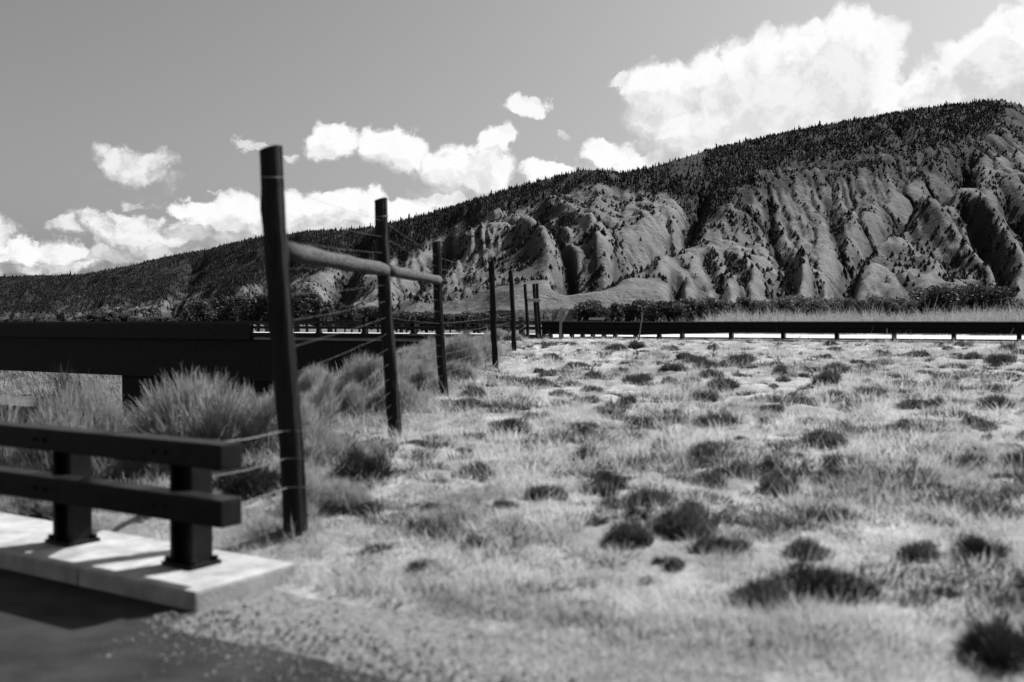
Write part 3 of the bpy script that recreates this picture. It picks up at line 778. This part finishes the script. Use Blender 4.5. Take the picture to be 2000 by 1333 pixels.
def num(k): cnt[k] = cnt.get(k, 0) + 1; return nth(cnt[k])
# row of pale willows in front of the mountain, px 1340-1880
x = 1345
GR1 = 'cottonwoods in the row at the foot of the mountain'
while x < 2010:
    big = 1880 < x < 1945 or 1810 < x < 1850
    put_tree(x, rt.uniform(576, 590) if not big else rt.uniform(556, 568), rt.uniform(255, 290), rt.choice((5, 6, 5, 6, 0)) if not big else 1, num('a') + ' willow or cottonwood from the left in the row at the mountain foot' if not big else num('b') + ' from the left of the tall dark trees rising above the row at right', GR1 if not big else 'tall cottonwoods near the right edge', rt.uniform(.8, 1.1) if not big else 1.2)
    x += rt.uniform(9, 17)
x = 1145
while x < 1345:
    put_tree(x, rt.uniform(584, 596) if x > 1200 or x < 1160 else 600, rt.uniform(200, 240), rt.choice((0, 1, 3, 4)), num('c') + ' dark tree from the left in the clump below the flat-topped bench', 'trees in the clump below the bench', 1.1)
    x += rt.uniform(9, 15)
x = 775
while x < 1000:
    put_tree(x, rt.uniform(606, 614), rt.uniform(150, 170), rt.choice((3, 4)), num('d') + ' from the left of the low trees behind the bridge railing and fence', 'low trees behind the bridge railing', 1.2)
    x += rt.uniform(12, 22)
# left valley
x = 365
while x < 740:
    yt = np.interp(x, [365, 400, 470, 520, 600, 650, 690, 740], [598, 580, 575, 566, 560, 590, 596, 604]) + rt.uniform(-6, 8)
    put_tree(x, float(yt), rt.uniform(150, 190), rt.choice((0, 1, 2)), num('e') + ' from the left of the big dark cottonwoods behind the far bridge', 'big cottonwoods behind the far bridge', 1.1)
    x += rt.uniform(13, 26)
x = -120
while x < 370:
    yt = np.interp(x, [-120, 0, 60, 100, 150, 180, 210, 260, 300, 370], [626, 627, 622, 628, 626, 612, 607, 618, 622, 618]) + rt.uniform(-3, 3)
    put_tree(x, float(yt), rt.uniform(300, 380), rt.choice((0, 1, 3)), num('f') + ' from the left of the small distant trees beyond the far bridge', 'distant dark trees at left', 1.5)
    x += rt.uniform(9, 16)
for k, u in enumerate(used):
    if not u: 
        for ch in list(protos[k].children): bpy.data.objects.remove(ch)
        bpy.data.objects.remove(protos[k])

# ------------------------------------------------------------------ brush and grass near by
def blades(base, dirs, length, width, r, bend=0.25, segs=2):
    """thin tapering blades: base (n,3), dirs (n,3), length (n), width (n) -> 2 quads + tip as quads"""
    n = len(base)
    side = np.cross(dirs, r.normal(size=(n, 3))); side /= np.linalg.norm(side, axis=1)[:, None] + 1e-9
    g = r.normal(size=(n, 3)) * bend; g[:, 2] -= bend * .6
    L = length[:, None]; wv_ = (width / 2)[:, None] * side
    p1 = base + dirs * L * .5 + g * L * .15; p2 = base + dirs * L + g * L * .55
    v = np.stack([base - wv_, base + wv_, p1 + wv_ * .8, p1 - wv_ * .8, p2 + wv_ * .25, p2 - wv_ * .25], 1).reshape(-1, 3)
    b = (np.arange(n) * 6)[:, None]
    f = np.concatenate([b + np.array([[0, 1, 2, 3]]), b + np.array([[3, 2, 4, 5]])], 0)
    return v, f
def bush_mesh(name, seed, n, rad, h, blade_w, m, twigs=26, tip=.35, lop=.3):
    """a rounded bush: stems fan out of the root, fine shoots crowd towards the surface of a lumpy dome"""
    r = np.random.default_rng(seed)
    lobes = r.normal(size=(9, 3)); lobes[:, 2] = np.abs(lobes[:, 2]); lobes /= np.linalg.norm(lobes, axis=1)[:, None]
    la = r.uniform(1 - lop, 1 + lop * .5, 9)
    d = r.normal(size=(n, 3)); d[:, 2] = np.abs(d[:, 2]) * 1.0 + .05; d /= np.linalg.norm(d, axis=1)[:, None]
    near = (d @ lobes.T); wt_ = np.exp(near * 9); rr = (wt_ * la).sum(1) / wt_.sum(1)
    q = r.random(n) ** .4 * .95 * rr
    sc_ = np.array([rad, rad, h])
    p = d * sc_ * (q * (1 - tip * .4))[:, None]
    if lop > .5:      # several crowns of different size growing into each other, ragged and leaning
        k_ = int(r.integers(4, 8)); cen = np.c_[r.normal(size=(k_, 2)) * rad * (.40 if m is M['brush'] else .26), np.zeros(k_)]; sz_k = r.uniform(.3, .72, k_); hz_k = r.uniform(.35, 1.25, k_)
        ci = r.choice(k_, n, p=sz_k ** 2 / (sz_k ** 2).sum()); p = cen[ci] + p * np.c_[sz_k[ci], sz_k[ci], hz_k[ci] * .8]
        lean = r.normal(size=(k_, 3)) * .25; d = d + lean[ci]
    up = d * .7 + np.array([0, 0, .8]) + r.normal(size=(n, 3)) * .28; up /= np.linalg.norm(up, axis=1)[:, None]
    ln = r.uniform(.5, 1.2, n) * tip * (rad + h) / 2 * .75
    v, f = blades(p, up, ln, np.full(n, blade_w) * r.uniform(.6, 1.4, n), r, .2)
    o = np_mesh(name, v, f, m)
    # stems
    bm = bmesh.new(); rs = random.Random(seed)
    for i in range(twigs):
        dd_ = Vector((rs.gauss(0, 1), rs.gauss(0, 1), abs(rs.gauss(0, 1)) + .3)).normalized()
        q_ = .75 if lop < .5 else rs.uniform(.5, 1.15); e = Vector((dd_.x * rad * q_, dd_.y * rad * q_, dd_.z * h * (.8 if lop < .5 else .6)))
        tube(bm, [(0, 0, -.05), e * .5 + Vector((rs.gauss(0, .02), rs.gauss(0, .02), .03)), e], [.012 * rad / .5, .008 * rad / .5, .002], 4, False)
    obj('stems', bm, M['twig'], o)
    return o
# prototypes
P_brush = [bush_mesh('rabbitbrush', 100 + i, 15000, .66, .80, .0055, M['brush'], tip=.34, lop=(.55 if i else .3)) for i in range(3)]
P_sage = [bush_mesh('sagebrush', 200 + i, 2400, .40, .32, .008, M['sage'], tip=.45, lop=.6) for i in range(5)]
P_dark = [bush_mesh('dark_shrub', 300 + i, 5200, .66, .78, .010, M['darkbush'], tip=.36, lop=.6) for i in range(4)]
taken = set()
def put_bush(protos_, k, x, y, s, label, cat, group=None, sz=None, z=None, name=None):
    p = protos_[k % len(protos_)]
    o = p if p.name not in taken else copy_thing(p); taken.add(p.name)
    z0 = float(ground_z(x, y)) - .03 if z is None else z
    o.location = (x, y, z0); sz_ = s if sz is None else sz
    o.scale = (s * random.uniform(.8, 1.25), s * random.uniform(.7, 1.05), sz_); o.rotation_euler = (0, 0, random.uniform(0, 6.28))
    return tag(o, label, cat, group)
def at(px, d): return (px - 1000) / FP * d
rb = random.Random(11)
# the shrubs left of the fence
L_ = [  # px, d, radius scale, height scale, kind, label
 (395, 10.4, 1.35, 1.45, 'b', 'broad pale round brush bush just left of the tallest fence post'),
 (470, 10.2, .9, 1.25, 'b', 'pale brush bush touching the left side of the tallest fence post'),
 (320, 10.0, .75, 1.0, 'b', 'smaller pale brush on the left flank of the broad round bush'),
 (170, 10.5, 1.1, 1.45, 'b', 'grey brush bush above the railing at left'),
 (60, 10.0, 1.05, 1.4, 'b', 'grey brush bush above the railing near the left edge'),
 (130, 11.3, .9, 1.75, 'd', 'dark twiggy shrub with glinting leaves behind the railing'),
 (25, 9.0, .6, 1.1, 'd', 'dark low shrub just above the railing at the left edge'),
 (620, 12.6, 1.0, 1.1, 'b', 'pale brush bush between the first and second fence posts'),
 (690, 13.6, .9, 1.1, 'b', 'pale brush bush just left of the second fence post'),
 (575, 11.0, .9, .9, 'b', 'grey brush bush tight behind the tallest fence post'),
 (810, 17.0, 1.0, 1.1, 'b', 'tall grey brush between the second and third fence posts'),
 (740, 16.0, 1.0, 1.05, 'b', 'grey brush bush behind the second fence post'),
 (900, 23.0, 1.1, 1.2, 'b', 'hazy grey brush right behind the third fence post'),
 (850, 25.0, 1.2, 1.2, 'b', 'furthest grey brush left of the third fence post'),
 (660, 9.3, .75, .7, 'b', 'low brush at the fence line right of the tallest post'),
 (500, 8.3, .6, .6, 'd', 'dark low shrub behind the end of the railing'),
 (620, 7.6, .6, .5, 'b', 'low straw coloured brush at the foot of the tallest post'),
 (710, 8.6, .55, .5, 'd', 'dark low shrub between the first two fence posts'),
 (250, 8.8, .7, .5, 'd', 'dark shrub seen between the two railing beams'),
 (120, 8.6, .7, .5, 'b', 'grey brush seen between the two railing beams at left'),
 (380, 7.8, .6, .5, 'b', 'small grey brush seen between the railing beams beside the end post'),
]
for i, (px, d, s, sz, k, lb) in enumerate(L_):
    put_bush(P_brush if k == 'b' else P_dark, i, at(px, d), d, s, lb, 'shrub', None, sz)
for i, y in enumerate(sorted(rb.uniform(13, 38) for _ in range(26))):
    x = float(fence_x(y)) - rb.uniform(.3, 3.2)
    put_bush(P_brush, i, x, y, rb.uniform(.6, 1.1), nth(i + 1) + ' grey brush bush along the left of the fence, counting from its near end', 'shrub', 'brush along the left of the fence', rb.uniform(.6, 1.1))
# dark tufts standing out in the field
def depth_at(px, py):
    """distance along the view where the ground meets this row of the photo"""
    ds = np.linspace(3.6, 36, 900); zz = ground_z((px - 1000) / FP * ds, ds)
    rows = HZ + (EYE - zz) / ds * FP
    return float(ds[np.argmin(np.abs(rows - py))])
K_ = [(1005, 850, 60, 62, 'upright dark tuft standing alone right of the second fence post'), (1142, 850, 66, 34, 'low dark bush right of the upright lone tuft'), (1172, 800, 44, 26, 'small dark bush behind the low bush right of the lone tuft'),
      (1197, 955, 90, 60, 'rounded dark bush in the middle of the field'), (1246, 1015, 80, 50, 'dark bush just in front of the rounded one in mid field'), (1206, 1068, 90, 56, 'dark bush nearest the viewer of the three in mid field'),
      (1318, 1105, 90, 60, 'small dark bush left of the largest dark bush'), (1640, 1165, 200, 120, 'largest dark bush low in the right foreground'), (1917, 1075, 110, 62, 'dark bush at the right edge behind the corner bush'),
      (1965, 1290, 200, 130, 'large dark bush filling the lower right corner'), (1065, 1250, 80, 34, 'tiny dark tuft on the gravelly strip left of centre'), (1268, 1322, 80, 34, 'tiny dark tuft at the bottom edge of the picture'),
      (1367, 1225, 80, 40, 'flat dark tuft on the near strip right of centre'), (1466, 1258, 70, 26, 'very low dark tuft in front of the largest bush'), (1620, 1285, 80, 40, 'low dark tuft below the largest dark bush'),
      (1417, 930, 90, 44, 'flat dark bush left of three in a line across the field'), (1505, 918, 60, 44, 'middle dark bush of three in a line across the field'), (1626, 938, 80, 40, 'right hand dark bush of three in a line across the field'),
      (1824, 955, 110, 40, 'wide flat dark bush toward the right edge'), (1780, 908, 60, 34, 'small dark bush behind the wide flat one'), (1488, 842, 60, 26, 'small dark clump in the upper middle of the field'),
      (1905, 830, 66, 34, 'dark clump near the right edge in the upper field'), (1985, 880, 60, 44, 'dark clump cut by the right edge of the picture'), (1080, 705, 60, 26, 'dark bush right beside the end of the fence below the guardrail')]
for i, (px, py, wpx, hpx, lb) in enumerate(K_):
    d = depth_at(px, py)
    put_bush(P_dark, i, at(px, d), d, wpx * d / FP / 1.25, lb, 'shrub', None, hpx * d / FP / .9)
# sagebrush clumps of the field
n = 0; placed = []; SAGE = []
while n < 270:
    d = math.exp(rb.uniform(math.log(6.0), math.log(36)) * .72 + math.log(36) * .28 * rb.random() ** .5) if rb.random() < .8 else rb.uniform(5.4, 9); px = rb.uniform(720, 2080); x = at(px, d)
    s, t = ST(x, d)
    if s < .9 or s > S_FAR - .5 or x < float(fence_x(d)) + .3: continue
    if any((x - a) ** 2 + (d - b) ** 2 < (.28 + .01 * d) ** 2 for a, b in placed): continue
    placed.append((x, d)); sage_px = px; sc_ = rb.choice((.35, .5, .6, .8, 1.0)) * rb.uniform(.8, 1.15) * (.55 + .018 * min(d, 28))
    o_ = put_bush(P_sage, n, x, d, sc_, 'low grey sagebrush clump among the dry grass of the field', 'shrub', 'sagebrush clumps in the field', sc_ * rb.uniform(.7, 1.1)); n += 1
    SAGE.append((d, px, o_))

BANDS = [(5.9, 'on the strip of field nearest the road'), (7.2, 'level with the first fence post'), (9.2, 'just beyond the level of the first fence post'), (12, 'level with the second fence post'), (14.5, 'just beyond the level of the second fence post'),
         (18, 'level with the third fence post'), (21, 'just beyond the level of the third fence post'), (25, 'level with the fourth fence post'), (30, 'level with the fifth fence post'), (99, 'close under the guardrail')]
lo_ = 0
for hi_, phrase in BANDS:
    for k, (d, px, o_) in enumerate(sorted([q for q in SAGE if lo_ <= q[0] < hi_], key=lambda q: q[1])):
        o_['label'] = nth(k + 1) + ' sagebrush clump from the left, ' + phrase
    lo_ = hi_
# grass
def grass_field(name, n, seed, pxr, dr, test, hgt, wid, per, m, label, spread=.06):
    r = np.random.default_rng(seed)
    d = np.exp(r.uniform(math.log(dr[0]), math.log(dr[1]), n * 2)); px = r.uniform(*pxr, n * 2); x = (px - 1000) / FP * d
    cl_ = fbm(x * 1.3, d * 1.3, seed + 5, 3)
    ok = test(x, d) & (r.random(n * 2) < np.clip(.45 + 2.2 * cl_, .04, 1)); x, d, cl_ = x[ok][:n], d[ok][:n], cl_[ok][:n]; n = len(x)
    z = ground_z(x, d) - .01
    hs = hgt * r.uniform(.4, 1.3, n) * (1 + .8 * cl_) * (.5 + .5 * sstep(1.5, 6.0, ST(x, d)[0]))
    X = np.repeat(x, per); Y = np.repeat(d, per); Z = np.repeat(z, per); hh = np.repeat(hs, per); N = len(X)
    a = r.random(N) * 6.28; q = r.random(N) ** .5
    sp_ = spread * np.repeat(r.uniform(.5, 1.6, n), per)
    base = np.stack([X + np.cos(a) * q * sp_, Y + np.sin(a) * q * sp_, Z], -1)
    dirs = np.stack([np.cos(a) * q * .75, np.sin(a) * q * .75, np.ones(N)], -1) + r.normal(size=(N, 3)) * .22; dirs /= np.linalg.norm(dirs, axis=1)[:, None]
    v, f = blades(base, dirs, hh * r.uniform(.5, 1.15, N), wid * (.6 + .05 * Y) * r.uniform(.6, 1.4, N), r, .35)
    return tag(np_mesh(name, v, f, m), label, 'grass', kind='stuff')
def infield(x, y):
    s, t = ST(x, y); return (s > .45) & (s < S_FAR - .3) & (x > fence_x(y) - 1.5)
grass_field('bunch_grass', 3400, 9, (300, 2600), (4.6, 38), infield, .17, .005, 30, M['grass'], 'pale bunch grass tussocks standing above the shorter grass of the field', .085)
grass_field('dark_forbs', 3400, 19, (500, 2600), (4.6, 37), infield, .09, .006, 60, M['forb'], 'low dark weeds dotted over the bright dry field', .12)
grass_field('dry_grass', 29000, 1, (300, 2600), (4.2, 38), infield, .075, .0045, 13, M['grass'], 'short pale dry grass covering the open field')
def verge(x, y):
    s, t = ST(x, y); return (s > -.2) & (s < 1.4) & (t > .35)
grass_field('dead_stalks', 1800, 29, (500, 2250), (4.8, 36), infield, .34, .0028, 4, M['grass'], 'thin bent dead stalks standing over the dry field', .05)
grass_field('verge_grass', 9000, 2, (400, 2800), (2.2, 7), verge, .13, .004, 12, M['grass'], 'short sparse dry grass on the gravel verge')
def leftslope(x, y):
    s, t = ST(x, y); return (s > .9) & (x < fence_x(y)) & (x > fence_x(y) - 6) & (s < S_FAR - 1)
grass_field('slope_grass', 8000, 4, (-150, 1050), (6.5, 34), leftslope, .2, .006, 14, M['brush'], 'greyish tall grass between the shrubs on the slope left of the fence', .1)
def lowbank(x, y):
    s, t = ST(x, y); return (s > S_FAR + 14) & (s < S_FAR + 45) & (t < T_ABUT_F - 20)
grass_field('river_bank_brush', 2200, 8, (-300, 260), (55, 110), lowbank, .9, .012, 40, M['brush'], 'grey brush on the low bank seen under the far bridge at left', .8)
def bankf(x, y):
    s, t = ST(x, y); return (s > S_FAR + 13) & (s < S_FAR + 24) & (x > 6)
grass_field('bank_grass', 9000, 6, (1250, 2200), (38, 75), bankf, .6, .006, 12, M['brush'], 'tall pale grass on the bank behind the guardrail', .25)

# loose stones spilled along the edge of the road
rgs = np.random.default_rng(41); n = 5200
tt = rgs.uniform(-.1, 6, n); ss = -.38 + rgs.normal(size=n) * .22; ss = np.where(tt < 0.05, -.45 + .2 * rgs.random(n), ss)
px_, py_ = R0[0] + N2[0] * ss + A2[0] * tt, R0[1] + N2[1] * ss + A2[1] * tt
sz = .004 + .012 * rgs.random(n) ** 3
oct_ = np.array([(1, 0, 0), (0, 1, 0), (-1, 0, 0), (0, -1, 0), (0, 0, .7), (0, 0, -.7)])
jit = 1 + rgs.normal(size=(n, 6, 1)) * .2
v = oct_[None] * jit * sz[:, None, None] + np.stack([px_, py_, np.full(n, .002)], -1)[:, None]
f = np.array([(0, 1, 4), (1, 2, 4), (2, 3, 4), (3, 0, 4), (1, 0, 5), (2, 1, 5), (3, 2, 5), (0, 3, 5)])
tag(np_mesh('loose_gravel', v.reshape(-1, 3), (f[None] + (np.arange(n) * 6)[:, None, None]).reshape(-1, 3), M['gravel']), 'loose stones spilled along the edge of the dark road', 'gravel', kind='stuff')
